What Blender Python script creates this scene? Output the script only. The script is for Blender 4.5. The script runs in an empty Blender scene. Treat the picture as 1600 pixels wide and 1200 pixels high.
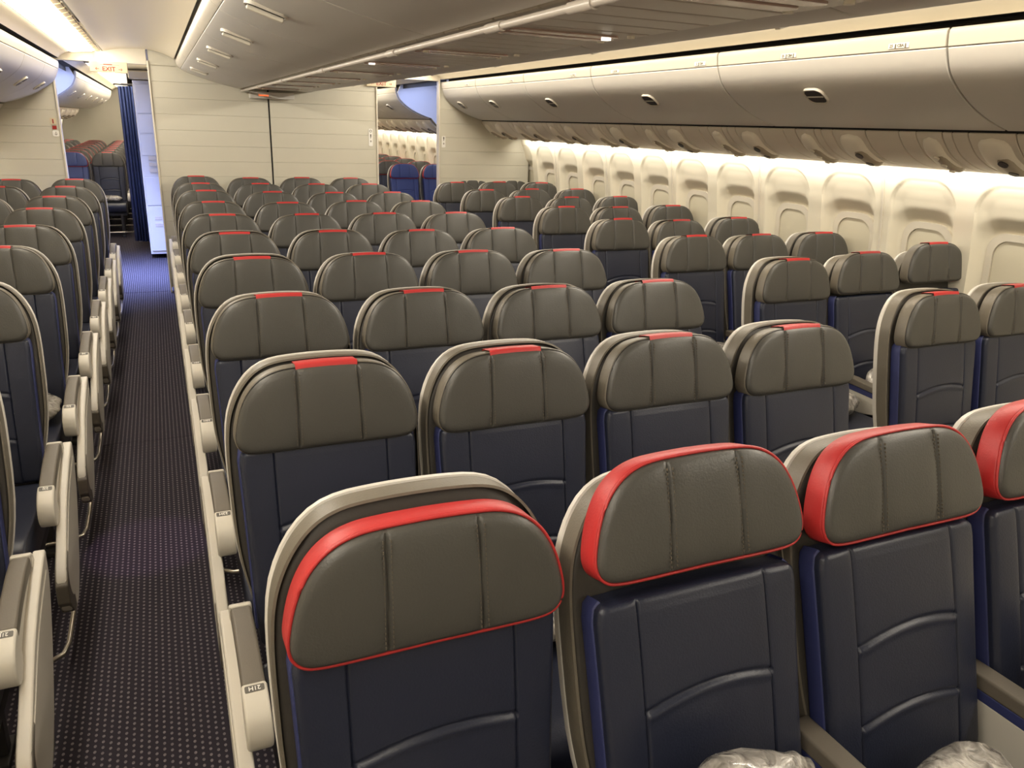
import bpy, bmesh, math, random
from mathutils import Vector, Matrix, noise
random.seed(7)
S = bpy.context.scene
COL = S.collection
R = math.radians
XC = 1.042                       # cabin centre line lies 1.042 m beyond the camera
CAM_Z = 1.67

# ------------------------------------------------------------------ camera
yaw, pitch, roll, F = R(24.14572), R(-18.26339), R(1.98685), 1221.68
fw = Vector((math.sin(yaw) * math.cos(pitch), math.cos(yaw) * math.cos(pitch), math.sin(pitch)))
r0 = Vector((math.cos(yaw), -math.sin(yaw), 0)); u0 = r0.cross(fw)
rt = r0 * math.cos(roll) + u0 * math.sin(roll)
up = -r0 * math.sin(roll) + u0 * math.cos(roll)
cd = bpy.data.cameras.new('camera'); cam = bpy.data.objects.new('camera', cd); COL.objects.link(cam)
cd.sensor_width = 36; cd.lens = F * 36 / 1600; cd.clip_start = 0.05; cd.clip_end = 100
m = Matrix((rt, up, -fw)).transposed().to_4x4(); m.translation = Vector((-XC, 0, CAM_Z))
cam.matrix_world = m
S.camera = cam

# ------------------------------------------------------------------ world, exposure, large lights
W = bpy.data.worlds.new('World'); S.world = W; W.use_nodes = True
W.node_tree.nodes['Background'].inputs[0].default_value = (0.02, 0.02, 0.025, 1)
S.view_settings.view_transform = 'Standard'; S.view_settings.look = 'None'
S.view_settings.gamma = 1; S.view_settings.exposure = 0.1; S.view_settings.use_curve_mapping = False
WARM = (1.0, 0.925, 0.79); NEUT = (1.0, 0.96, 0.90); BLUE = (0.42, 0.53, 1.0)
K_WASH, K_AISLE, K_DOME, K_RIM, K_BLUE = 29, 38, 64, 10, 14


def area(name, loc, direction, sx, sy, power, color, spread=None):
    d = bpy.data.lights.new(name, 'AREA'); d.shape = 'RECTANGLE'; d.size = sx; d.size_y = sy
    d.energy = power; d.color = color
    if spread: d.spread = spread
    o = bpy.data.objects.new(name, d); COL.objects.link(o); o.location = loc
    z = -Vector(direction).normalized(); y = Vector((0, 1, 0)); x = y.cross(z).normalized(); y = z.cross(x)
    o.rotation_euler = Matrix((x, y, z)).transposed().to_euler()
    return o


for s in (-1, 1):
    for y0, y1 in ((-1.5, 8.2), (10.4, 18.8)):
        L = y1 - y0; k = 1.0 if y0 < 5 else (0.95 if s > 0 else 0.6)
        # wash lamp hidden behind the lip of the reading light panels, and the aisle lamp band
        area('wall_wash_lamp', (s * 2.605, (y0 + y1) / 2, 1.528), (s * 0.55, 0, -1), 0.03, L, K_WASH * k * L / 9.7, WARM)
        area('aisle_lamp', (s * 1.54, (y0 + y1) / 2, 2.145), (-s * 0.22, 0, -1), 0.16, L, K_AISLE * k * L / 9.7, NEUT)
        # extra area light added beside the lamp band to brighten the aisle ceiling
        area('ceiling_fill', (s * 1.462, (y0 + y1) / 2, 2.155), (-s * 1.0, 0, 0.10), 0.03, L, K_DOME * k * L / 9.7, WARM)
        area('rim_fill', (s * 1.632, (y0 + y1) / 2, 2.152), (s * 1.0, 0, -0.28), 0.02, L, K_RIM * k * L / 9.7, WARM)  # fill light added to brighten the ceiling rim above the bins
    area('door_zone_lamp', (s * 1.75, 9.25, 2.1), (s * 0.12, 0, -1), 0.9, 1.3, K_BLUE, BLUE)
area('door_zone_lamp', (-1.36, 9.3, 2.13), (0, 0, -1), 0.5, 0.9, 85, (0.33, 0.43, 1.0), R(75))
# spot light added to make the pinkish pool on the aisle carpet
sd_ = bpy.data.lights.new('carpet_pool_spot', 'SPOT'); sd_.energy = 60; sd_.color = (0.85, 0.45, 0.95); sd_.spot_size = R(14); sd_.spot_blend = 0.5; sd_.shadow_soft_size = 0.02
so_ = bpy.data.objects.new('carpet_pool_spot', sd_); COL.objects.link(so_); so_.location = (-1.22, 2.75, 2.15)
so_.rotation_euler = Vector((0.0, 0.40, -2.15)).to_track_quat('-Z', 'Y').to_euler()


# ------------------------------------------------------------------ materials
def lin(c):
    return tuple(((v / 255) / 12.92 if v / 255 <= 0.04045 else ((v / 255 + 0.055) / 1.055) ** 2.4) for v in c)


def mat(name, rgb, rough=0.5, metal=0.0, bump=0.0, bscale=300.0, var=0.0, vscale=6.0, spec=0.5, emit=None, estr=1.0, coat=0.0):
    M = bpy.data.materials.new(name); M.use_nodes = True
    n = M.node_tree.nodes; l = M.node_tree.links; b = n['Principled BSDF']
    c = lin(rgb) + (1,)
    b.inputs['Base Color'].default_value = c; b.inputs['Roughness'].default_value = rough
    b.inputs['Metallic'].default_value = metal; b.inputs['Specular IOR Level'].default_value = spec
    b.inputs['Coat Weight'].default_value = coat
    tc = n.new('ShaderNodeTexCoord')
    if var:
        nz = n.new('ShaderNodeTexNoise'); nz.inputs['Scale'].default_value = vscale; nz.inputs['Detail'].default_value = 4
        mx = n.new('ShaderNodeMix'); mx.data_type = 'RGBA'
        mx.inputs[6].default_value = tuple(v * (1 - var) for v in c[:3]) + (1,)
        mx.inputs[7].default_value = tuple(min(1, v * (1 + var)) for v in c[:3]) + (1,)
        l.new(tc.outputs['Object'], nz.inputs['Vector']); l.new(nz.outputs['Fac'], mx.inputs[0]); l.new(mx.outputs[2], b.inputs['Base Color'])
    if bump:
        bz = n.new('ShaderNodeTexNoise'); bz.inputs['Scale'].default_value = bscale; bz.inputs['Detail'].default_value = 2
        bp = n.new('ShaderNodeBump'); bp.inputs['Strength'].default_value = bump; bp.inputs['Distance'].default_value = 0.002
        l.new(tc.outputs['Object'], bz.inputs['Vector']); l.new(bz.outputs['Fac'], bp.inputs['Height']); l.new(bp.outputs['Normal'], b.inputs['Normal'])
    if emit:
        b.inputs['Emission Color'].default_value = lin(emit) + (1,); b.inputs['Emission Strength'].default_value = estr
    return M


M_TAUPE = mat('taupe_leather', (73, 71, 67), 0.42, bump=0.25, bscale=260, var=0.06)
M_BAND = mat('taupe_leather_band', (108, 101, 89), 0.45, bump=0.25, bscale=260, var=0.06)
M_RED = mat('red_leather', (182, 47, 47), 0.45, bump=0.2, bscale=260, var=0.06)
M_NAVY = mat('navy_leather', (35, 39, 56), 0.38, bump=0.25, bscale=260, var=0.10, vscale=4)
M_NAVYF = mat('navy_fabric_side', (46, 52, 98), 0.6, bump=0.2, bscale=400)
M_BLUELIT = mat('blue_lit_leather', (58, 70, 118), 0.42, bump=0.25, bscale=260, var=0.06)  # the door zone's blue light painted into the leather colour
M_SHELL = mat('grey_seat_shell', (206, 201, 193), 0.4)
M_PLAST = mat('cream_plastic', (200, 194, 182), 0.38, bump=0.05, bscale=500)
M_BAY = mat('grey_end_bay_plastic', (194, 188, 177), 0.4, bump=0.05, bscale=500)
M_PAD = mat('arm_pad_vinyl', (98, 91, 81), 0.5, bump=0.15, bscale=350)
M_CHROME = mat('brushed_metal', (190, 182, 168), 0.28, 1.0)
M_COVER = mat('dark_taupe_back_cover', (60, 56, 51), 0.5, bump=0.2, bscale=260)
M_PIPE = mat('dark_piping', (34, 30, 26), 0.5)
M_DARK = mat('dark_metal', (42, 40, 40), 0.5)
M_PLATE = mat('seat_number_plate', (92, 88, 82), 0.5)
M_WHITE = mat('white_print', (235, 232, 225), 0.5)
M_STITCH = mat('stitch_thread', (90, 82, 71), 0.7)
M_BIN = mat('bin_plastic', (202, 197, 189), 0.42, bump=0.03, bscale=900)
M_BINB = mat('bin_band_plastic', (192, 184, 170), 0.38)
M_BODY = mat('bin_body_dark', (70, 62, 54), 0.6)
M_EDGELIT = mat('edge_highlight_plastic', (240, 234, 222), 0.5)  # pale colour paints the light that door edges catch along the seams
M_GAP = mat('black_gap', (16, 14, 13), 0.7)
M_LATCH = mat('latch_recess', (52, 48, 46), 0.4)
M_LBAR = mat('latch_bar', (176, 170, 160), 0.35)
M_PSU = mat('service_panel_plastic', (216, 206, 190), 0.42, bump=0.03, bscale=900)
M_PSUL = mat('service_panel_light_plastic', (232, 224, 208), 0.4)
M_PODD = mat('pod_inset_plastic', (162, 150, 132), 0.4)
M_PSUC = mat('centre_service_panel_plastic', (180, 170, 158), 0.33)
M_PINK = mat('glossy_recess_plastic', (176, 150, 140), 0.22)
M_WALL = mat('sidewall_plastic', (226, 218, 198), 0.5, bump=0.04, bscale=700)
M_SHADE = mat('window_shade_plastic', (206, 198, 176), 0.5, bump=0.03, bscale=700)
M_PART = mat('partition_laminate', (198, 193, 177), 0.5, bump=0.06, bscale=500, var=0.02)
M_CEIL = mat('ceiling_plastic', (236, 223, 196), 0.35)
M_TRIM = mat('trim_plastic', (214, 206, 190), 0.4)
M_LAMP = mat('lamp_diffuser', (255, 248, 230), 0.4, emit=(255, 238, 205), estr=5.0)
M_GRILLE = mat('air_grille', (150, 132, 96), 0.4)
M_SIGN = mat('sign_plastic', (206, 192, 160), 0.5)
M_REDTXT = mat('red_sign_print', (150, 30, 25), 0.5)
M_DKTXT = mat('dark_sign_print', (90, 82, 70), 0.5)
M_ORANGE = mat('lit_orange_letters', (255, 120, 60), 0.5, emit=(255, 110, 50), estr=1.3)
M_CURT = mat('navy_curtain_cloth', (48, 62, 110), 0.85, bump=0.3, bscale=300)
M_LAV = mat('white_laminate', (226, 224, 222), 0.4)
M_SPOT = mat('reading_lamp_lens', (255, 250, 240), 0.3, emit=(255, 244, 225), estr=2.5)
M_BRASS = mat('seam_dark', (96, 84, 62), 0.6)


def plastic_wrap():
    M = bpy.data.materials.new('clear_plastic_wrap'); M.use_nodes = True
    n = M.node_tree.nodes; l = M.node_tree.links; b = n['Principled BSDF']
    tc = n.new('ShaderNodeTexCoord'); nz = n.new('ShaderNodeTexNoise'); nz.inputs['Scale'].default_value = 20; nz.inputs['Detail'].default_value = 6
    nz.inputs['Distortion'].default_value = 1.2
    cr = n.new('ShaderNodeValToRGB'); cr.color_ramp.elements[0].position = 0.32; cr.color_ramp.elements[0].color = lin((96, 91, 86)) + (1,)
    cr.color_ramp.elements[1].position = 0.66; cr.color_ramp.elements[1].color = lin((196, 191, 184)) + (1,)
    bp = n.new('ShaderNodeBump'); bp.inputs['Strength'].default_value = 0.7; bp.inputs['Distance'].default_value = 0.012
    l.new(tc.outputs['Object'], nz.inputs['Vector']); l.new(nz.outputs['Fac'], cr.inputs[0]); l.new(cr.outputs[0], b.inputs['Base Color'])
    l.new(nz.outputs['Fac'], bp.inputs['Height']); l.new(bp.outputs['Normal'], b.inputs['Normal'])
    b.inputs['Roughness'].default_value = 0.16; b.inputs['Coat Weight'].default_value = 0.4
    return M


M_WRAP = plastic_wrap()


def carpet():
    M = bpy.data.materials.new('dotted_carpet'); M.use_nodes = True
    n = M.node_tree.nodes; l = M.node_tree.links; b = n['Principled BSDF']
    tc = n.new('ShaderNodeTexCoord'); sp = n.new('ShaderNodeSeparateXYZ'); l.new(tc.outputs['Object'], sp.inputs[0])

    def math_(op, a, bb=None):
        k = n.new('ShaderNodeMath'); k.operation = op
        for i, v in enumerate((a, bb)):
            if v is None: continue
            if isinstance(v, (int, float)): k.inputs[i].default_value = v
            else: l.new(v, k.inputs[i])
        return k.outputs[0]
    cx = math_('DIVIDE', sp.outputs['X'], 0.0195)
    fx = math_('FRACT', cx); ix = math_('FLOOR', cx)
    cy = math_('ADD', math_('DIVIDE', sp.outputs['Y'], 0.0225), math_('MULTIPLY', ix, 0.5))
    fy = math_('FRACT', cy)
    dx = math_('MULTIPLY', math_('ABSOLUTE', math_('SUBTRACT', fx, 0.5)), 1.0)
    dy = math_('MULTIPLY', math_('ABSOLUTE', math_('SUBTRACT', fy, 0.5)), 0.8)
    d = math_('SQRT', math_('ADD', math_('MULTIPLY', dx, dx), math_('MULTIPLY', dy, dy)))
    dot = math_('LESS_THAN', d, 0.2)
    nz = n.new('ShaderNodeTexNoise'); nz.inputs['Scale'].default_value = 90; nz.inputs['Detail'].default_value = 3
    l.new(tc.outputs['Object'], nz.inputs['Vector'])
    amp = math_('MULTIPLY', dot, math_('ADD', math_('MULTIPLY', nz.outputs['Fac'], 1.2), 0.15))
    mx = n.new('ShaderNodeMix'); mx.data_type = 'RGBA'
    mx.inputs[6].default_value = lin((46, 42, 49)) + (1,); mx.inputs[7].default_value = lin((118, 112, 116)) + (1,)
    l.new(amp, mx.inputs[0]); l.new(mx.outputs[2], b.inputs['Base Color'])
    b.inputs['Roughness'].default_value = 0.95; b.inputs['Specular IOR Level'].default_value = 0.1
    bp = n.new('ShaderNodeBump'); bp.inputs['Strength'].default_value = 0.5; bp.inputs['Distance'].default_value = 0.003
    l.new(amp, bp.inputs['Height']); l.new(bp.outputs['Normal'], b.inputs['Normal'])
    return M


M_CARPET = carpet()


# ------------------------------------------------------------------ mesh helpers
def mesh(name, v, f, mt, sharp=38):
    me = bpy.data.meshes.new(name); me.from_pydata([tuple(p) for p in v], [], f); me.update()
    bm = bmesh.new(); bm.from_mesh(me); bmesh.ops.recalc_face_normals(bm, faces=bm.faces); bm.to_mesh(me); bm.free()
    me.materials.append(mt)
    me.polygons.foreach_set('use_smooth', [True] * len(me.polygons))
    me.set_sharp_from_angle(angle=R(sharp))
    return me


def ob(name, me, parent=None, loc=(0, 0, 0), **props):
    o = bpy.data.objects.new(name, me); COL.objects.link(o); o.location = loc
    if parent is not None: o.parent = parent
    for k, v in props.items(): o[k] = v
    return o


def thing(name, label, cat, loc=(0, 0, 0), group=None, me=None):
    o = ob(name, me, None, loc, label=label, category=cat)
    if group: o['group'] = group
    return o


def struct(name, me, loc=(0, 0, 0)):
    return ob(name, me, None, loc, kind='structure')


class MB:
    def __init__(self): self.v = []; self.f = []

    def add(self, v, f):
        k = len(self.v); self.v += [tuple(p) for p in v]; self.f += [tuple(i + k for i in q) for q in f]; return self

    def box(self, x0, x1, y0, y1, z0, z1):
        v = [(x, y, z) for x in (x0, x1) for y in (y0, y1) for z in (z0, z1)]
        return self.add(v, [(0, 1, 3, 2), (4, 6, 7, 5), (0, 4, 5, 1), (2, 3, 7, 6), (0, 2, 6, 4), (1, 5, 7, 3)])

    def tube(self, pts, r, n=10):
        pts = [Vector(p) for p in pts]; v = []; f = []
        for i, p in enumerate(pts):
            t = (pts[min(i + 1, len(pts) - 1)] - pts[max(i - 1, 0)]).normalized()
            a = t.cross(Vector((0.3, 0.2, 1)) if abs(t.z) < 0.9 else Vector((1, 0, 0))).normalized(); b = t.cross(a)
            for k in range(n):
                w = 2 * math.pi * k / n; v.append(p + a * (r * math.cos(w)) + b * (r * math.sin(w)))
        for i in range(len(pts) - 1):
            for k in range(n):
                f.append((i * n + k, i * n + (k + 1) % n, (i + 1) * n + (k + 1) % n, (i + 1) * n + k))
        f.append(tuple(range(n))); f.append(tuple(range((len(pts) - 1) * n, len(pts) * n)))
        return self.add(v, f)

    def mesh(self, name, mt, sharp=38): return mesh(name, self.v, self.f, mt, sharp)


def bevelled(name, v, f, mt, w=0.006, seg=2, sharp=50):
    me = bpy.data.meshes.new(name); me.from_pydata([tuple(p) for p in v], [], f); me.update()
    bm = bmesh.new(); bm.from_mesh(me); bmesh.ops.recalc_face_normals(bm, faces=bm.faces)
    ed = [e for e in bm.edges if len(e.link_faces) == 2 and e.calc_face_angle(0) > R(25)]
    bmesh.ops.bevel(bm, geom=ed, offset=w, segments=seg, affect='EDGES', profile=0.5, clamp_overlap=True)
    bm.to_mesh(me); bm.free(); me.materials.append(mt)
    me.polygons.foreach_set('use_smooth', [True] * len(me.polygons)); me.set_sharp_from_angle(angle=R(80))
    return harden(me)


def harden(me):
    acc = [Vector((0, 0, 0)) for _ in me.vertices]
    for p in me.polygons:
        w = p.area ** 1.5
        for i in p.vertices: acc[i] += p.normal * w
    me.normals_split_custom_set_from_vertices([a.normalized() if a.length > 0 else Vector((0, 0, 1)) for a in acc])
    return me


def bbox(name, x0, x1, y0, y1, z0, z1, mt, w=0.006, seg=2):
    b = MB().box(x0, x1, y0, y1, z0, z1); return bevelled(name, b.v, b.f, mt, w, seg)


def prism(name, poly, a, b, axis, mt, w=0.005, seg=2):
    """extrude a 2-D polygon: axis 'x' takes (y,z), axis 'y' takes (x,z), axis 'z' takes (x,y)"""
    def P(p, t): return {'x': (t, p[0], p[1]), 'y': (p[0], t, p[1]), 'z': (p[0], p[1], t)}[axis]
    n = len(poly); v = [P(p, a) for p in poly] + [P(p, b) for p in poly]
    f = [tuple(range(n)), tuple(range(2 * n - 1, n - 1, -1))] + [(i, (i + 1) % n, n + (i + 1) % n, n + i) for i in range(n)]
    return bevelled(name, v, f, mt, w, seg) if w else mesh(name, v, f, mt)


def spline(pts, n=8):
    out = []
    P = [pts[0]] + list(pts) + [pts[-1]]
    for i in range(1, len(P) - 2):
        p0, p1, p2, p3 = (Vector(q) for q in P[i - 1:i + 3])
        for k in range(n):
            t = k / n
            out.append(0.5 * ((2 * p1) + (p2 - p0) * t + (2 * p0 - 5 * p1 + 4 * p2 - p3) * t * t + (3 * p1 - p0 - 3 * p2 + p3) * t ** 3))
    out.append(Vector(P[-2])); return out


def rrect(w, h, r, n=5, cx=0, cy=0):
    out = []
    for sx, sy, a0 in ((1, 1, 0), (-1, 1, 90), (-1, -1, 180), (1, -1, 270)):
        for k in range(n + 1):
            a = R(a0 + 90 * k / n); out.append((cx + sx * (w - r) + r * math.cos(a), cy + sy * (h - r) + r * math.sin(a)))
    return out


def text_mesh(s, size, mt, depth=0.0004, bold=True):
    c = bpy.data.curves.new('lettering', 'FONT'); c.body = s; c.size = size; c.extrude = depth; c.align_x = 'CENTER'; c.align_y = 'CENTER'
    c.resolution_u = 3
    if bold: c.offset = size * 0.012
    o = bpy.data.objects.new('lettering', c); COL.objects.link(o)
    me = bpy.data.meshes.new_from_object(o.evaluated_get(bpy.context.evaluated_depsgraph_get()))
    bpy.data.objects.remove(o); bpy.data.curves.remove(c); me.materials.clear(); me.materials.append(mt)
    return me


def smooth(a, b, x):
    t = max(0.0, min(1.0, (x - a) / (b - a))); return t * t * (3 - 2 * t)


def seg_dist(px, pz, loop):
    best = 9
    for i in range(len(loop)):
        ax, az = loop[i]; bx, bz = loop[(i + 1) % len(loop)]
        dx, dz = bx - ax, bz - az; L = dx * dx + dz * dz or 1e-12
        t = max(0, min(1, ((px - ax) * dx + (pz - az) * dz) / L))
        d = (px - ax - t * dx) ** 2 + (pz - az - t * dz) ** 2
        if d < best: best = d
    return math.sqrt(best)


def half_interp(half, x, top):
    """half outline as list of (x,z) from bottom centre round to top centre"""
    k = max(range(len(half)), key=lambda i: half[i][0])
    br = half[k:] if top else half[:k + 1]
    for (a, b) in zip(br, br[1:]):
        lo, hi = (a, b) if a[0] <= b[0] else (b, a)
        if lo[0] - 1e-9 <= x <= hi[0] + 1e-9:
            t = 0 if hi[0] == lo[0] else (x - lo[0]) / (hi[0] - lo[0]); return lo[1] + (hi[1] - lo[1]) * t
    return half[k][1]


def cushion(name, half, yfront, yback, er, bulge, groove, mt, nx=40, nz=22, xs=()):
    """padded D-shaped cushion: front face (toward -y) with rounded rim and grooves, flat back"""
    xm = max(p[0] for p in half)
    loop = [(p[0], p[1]) for p in half] + [(-p[0], p[1]) for p in reversed(half[1:-1])]
    us = sorted(set([round(xm * math.sin(math.pi / 2 * (2 * i / nx - 1)) * 0.9995, 5) for i in range(nx + 1)] +
                    [round(sg * (x + d), 5) for x in xs for sg in (-1, 1) for d in (-0.008, -0.004, -0.0015, 0, 0.0015, 0.004, 0.008)]))
    v = []; f = []; zlo = min(p[1] for p in half); zhi = max(p[1] for p in half)
    for x in us:
        a = half_interp(half, abs(x), False); b = half_interp(half, abs(x), True)
        for j in range(nz + 1):
            t = j / nz; t = t + 0.0 * t
            t = 0.5 - 0.5 * math.cos(math.pi * t); t = (j / nz if nz > 100 else 0.55 * t + 0.45 * j / nz)
            z = a + (b - a) * t
            d = seg_dist(x, z, loop)
            q = min(1, d / er); y = yfront + er * (1 - math.sqrt(max(0, 1 - (1 - q) ** 2)))
            cxn = x / xm; czn = (2 * (z - zlo) / (zhi - zlo) - 1)
            y -= bulge * (1 - cxn * cxn) * (1 - czn * czn * 0.8) * min(1, d / (2 * er))
            y += groove(x, z) * min(1, d / 0.012)
            v.append((x, min(y, yback - 0.002), z))
    n = nz + 1
    for i in range(len(us) - 1):
        for j in range(nz): f.append((i * n + j, (i + 1) * n + j, (i + 1) * n + j + 1, i * n + j + 1))
    rim = [i * n for i in range(len(us))] + [(len(us) - 1) * n + j for j in range(1, n)] + [i * n + nz for i in range(len(us) - 2, -1, -1)] + [j for j in range(nz - 1, 0, -1)]
    k = len(v)
    for i in rim: v.append((v[i][0], yback, v[i][2]))
    for i in range(len(rim)): f.append((rim[i], rim[(i + 1) % len(rim)], k + (i + 1) % len(rim), k + i))
    f.append(tuple(range(k, k + len(rim))))
    return mesh(name, v, f, mt, 50)


def band(name, pts, y0, y1, out, mt, closed=False, lip=0.004):
    """leather band running along an outline (x,z): rounded strip between y0 and y1, standing OUT proud"""
    n = len(pts); prof = [(-0.004, y0), (out * 0.6, y0 + 0.001), (out, y0 + lip), (out, y1 - lip), (out * 0.5, y1), (-0.004, y1 + 0.001)]
    v = []; f = []
    for i, p in enumerate(pts):
        a = pts[(i - 1) % n] if closed or i > 0 else p; b = pts[(i + 1) % n] if closed or i < n - 1 else p
        t = Vector((b[0] - a[0], b[1] - a[1])); t.normalize(); nx, nz_ = t[1], -t[0]
        for o, y in prof: v.append((p[0] + nx * o, y, p[1] + nz_ * o))
    m_ = len(prof)
    for i in range(n if closed else n - 1):
        for k in range(m_ - 1):
            j = (i + 1) % n; f.append((i * m_ + k, j * m_ + k, j * m_ + k + 1, i * m_ + k + 1))
    return mesh(name, v, f, mt, 60)


# ------------------------------------------------------------------ seat meshes (back parts are local to the recline hinge)
HINGE_Z = 0.42
HH = [tuple(p) for p in spline([(0, 0), (0.10, -0.001), (0.17, 0.0), (0.200, 0.008), (0.214, 0.030), (0.212, 0.064), (0.198, 0.112), (0.176, 0.150), (0.146, 0.176), (0.108, 0.190), (0.06, 0.1945), (0, 0.196)], 5)]
HZ = 0.935 - HINGE_Z          # headrest base in hinge space


def g_head(x, z):
    g = 0
    for s in (-0.071, 0.071):
        d = abs(x - s * (1 + 0.06 * (0.2 - z) / 0.2)); g += 0.005 * math.exp(-(d / 0.0028) ** 2) + 0.0028 * math.exp(-(d / 0.014) ** 2)
    return g


ME_HEAD = cushion('headrest', HH, -0.006, 0.052, 0.015, 0.007, g_head, M_TAUPE, 40, 20, xs=(0.071,))
ME_HEADB = ME_HEAD.copy(); ME_HEADB.materials[0] = M_BLUELIT
full = HH + [(-x, z) for x, z in reversed(HH[1:-1])]
topo = [p for p in HH if p[1] > 0.02 or p[0] > 0.2]
arch_pts = topo + [(-x, z) for x, z in reversed(topo[:-1])]
ME_PIPE = MB().tube([(p[0] * 0.994, 0.0065, p[1] * 0.994 + 0.0005) for p in full + full[:1]], 0.0019, 6).mesh('piping', M_PIPE, 80)
ME_PIPE_RED = MB().tube([(p[0] * 1.004, 0.0060, (p[1] - 0.09) * 1.012 + 0.09) for p in full + full[:1]], 0.0030, 6).mesh('piping', M_RED, 80)
ME_HBAND = band('headrest_band', full, 0.008, 0.056, 0.003, M_BAND, closed=True)
ME_HBAND_RED = band('headrest_band', full, 0.008, 0.056, 0.0035, M_RED, closed=True)


def topz(x): return half_interp(HH, abs(x), True)


tabp = [(0.072 - 0.144 * i / 16, topz(0.072 - 0.144 * i / 16)) for i in range(17)]
ME_TAB = band('red_tab', tabp, 0.0015, 0.0585, 0.0075, M_RED)


def stitch_mesh():
    b = MB()
    for s in (-1, 1):
        for off in (-0.006, 0.006):
            for i in range(22):
                z = 0.012 + i * 0.0078
                if z > topz(0.071) - 0.014: continue
                x = s * 0.071 * (1 + 0.06 * (0.2 - z) / 0.2) + off
                q = min(1, seg_dist(x, z, full) / 0.015); y = -0.006 + 0.015 * (1 - math.sqrt(max(0, 1 - (1 - q) ** 2))) - 0.004
                b.box(x - 0.0006, x + 0.0006, y - 0.0004, y + 0.003, z, z + 0.0042)
    return b.mesh('stitching', M_STITCH)


ME_STITCH = stitch_mesh()
# backrest cushion (navy) below the headrest
BH = [(0, 0.02), (0.12, 0.02), (0.185, 0.022), (0.199, 0.035), (0.203, 0.06), (0.205, 0.25), (0.209, 0.42), (0.211, 0.49), (0.208, 0.512), (0.197, 0.522), (0.12, 0.525), (0, 0.526)]


def g_back(x, z):
    g = 0
    for s in (-0.135, 0.135):
        g += 0.005 * math.exp(-(abs(x - s) / 0.0022) ** 2) + 0.0014 * math.exp(-(abs(x - s) / 0.010) ** 2)
    if abs(x) < 0.137:
        for zc in (0.325, 0.165):
            d = z - (zc + 0.027 * (1 - ((x - 0.02) / 0.155) ** 2))
            g += 0.0050 * math.exp(-(d / 0.0045) ** 2) - 0.0022 * math.exp(-((d + 0.011) / 0.008) ** 2)
    return g


ME_BACK = cushion('backrest', BH, 0.002, 0.060, 0.014, 0.012, g_back, M_NAVY, 48, 230, xs=(0.135,))
ME_BACKB = ME_BACK.copy(); ME_BACKB.materials[0] = M_BLUELIT
sidep = [(0.2035, 0.07), (0.205, 0.25), (0.209, 0.42), (0.211, 0.49), (0.207, 0.514), (0.196, 0.524)]
ME_GUSSET = band('side_gusset', [(x, z) for x, z in sidep], 0.022, 0.062, 0.003, M_NAVYF)
ME_GUSSET_M = band('side_gusset', [(-x, z) for x, z in reversed(sidep)], 0.022, 0.062, 0.003, M_NAVYF)
# padded cover behind, and hard shell behind that
CH = [tuple(p) for p in spline([(0, 0.03), (0.12, 0.03), (0.17, 0.04), (0.19, 0.075), (0.214, 0.17), (0.229, 0.28), (0.233, 0.42), (0.232, 0.52), (0.224, 0.585), (0.206, 0.635), (0.180, 0.675), (0.148, 0.702), (0.108, 0.716), (0.05, 0.721), (0, 0.722)], 4)]
cfull = CH + [(-x, z) for x, z in reversed(CH[1:-1])]
ctop = [p for p in CH if p[1] > 0.1]; carch = ctop + [(-x, z) for x, z in reversed(ctop[:-1])]
ME_COVER = cushion('back_cover', [(x * 0.985, z - 0.004 if z > 0.3 else z) for x, z in CH], 0.064, 0.104, 0.010, 0.0, lambda x, z: 0, M_COVER, 30, 20)
ME_CBAND = band('cover_edge_band', carch, 0.060, 0.106, 0.001, M_BAND, lip=0.008)
SH = [(x * 1.012, z + (0.003 if z > 0.3 else 0)) for x, z in CH]
ME_SHELL = cushion('back_shell', [(p[0], p[1]) for p in SH], 0.104, 0.122, 0.006, 0.0, lambda x, z: 0, M_SHELL, 30, 14)


# seat pan cushion, seat space (y forward of hinge is negative)
def seat_pan():
    pr = [(-0.02, 0.33), (-0.02, 0.445), (-0.06, 0.452), (-0.16, 0.45), (-0.30, 0.452), (-0.42, 0.462), (-0.475, 0.460), (-0.505, 0.440), (-0.512, 0.405), (-0.500, 0.36), (-0.47, 0.335)]
    pr = [tuple(p) for p in spline(pr, 3)]
    xs = [-0.208, -0.206, -0.200, -0.185, -0.13, -0.06, 0, 0.06, 0.13, 0.185, 0.200, 0.206, 0.208]
    v = []; f = []; n = len(pr); cy, cz = -0.26, 0.39
    for x in xs:
        k = {0.208: 0.93, 0.206: 0.965, 0.200: 0.985}.get(abs(x), 1.0)
        for y, z in pr: v.append((x, cy + (y - cy) * (0.5 + 0.5 * k), cz + (z - cz) * k))
    for i in range(len(xs) - 1):
        for j in range(n): f.append((i * n + j, (i + 1) * n + j, (i + 1) * n + (j + 1) % n, i * n + (j + 1) % n))
    f.append(tuple(range(n))); f.append(tuple(range((len(xs) - 1) * n, len(xs) * n)))
    return mesh('seat_cushion', v, f, M_NAVY, 60)


ME_PAN = seat_pan()
ME_FRAME = bbox('seat_frame', -0.205, 0.205, -0.42, 0.02, 0.285, 0.332, M_DARK, 0.008)
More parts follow.
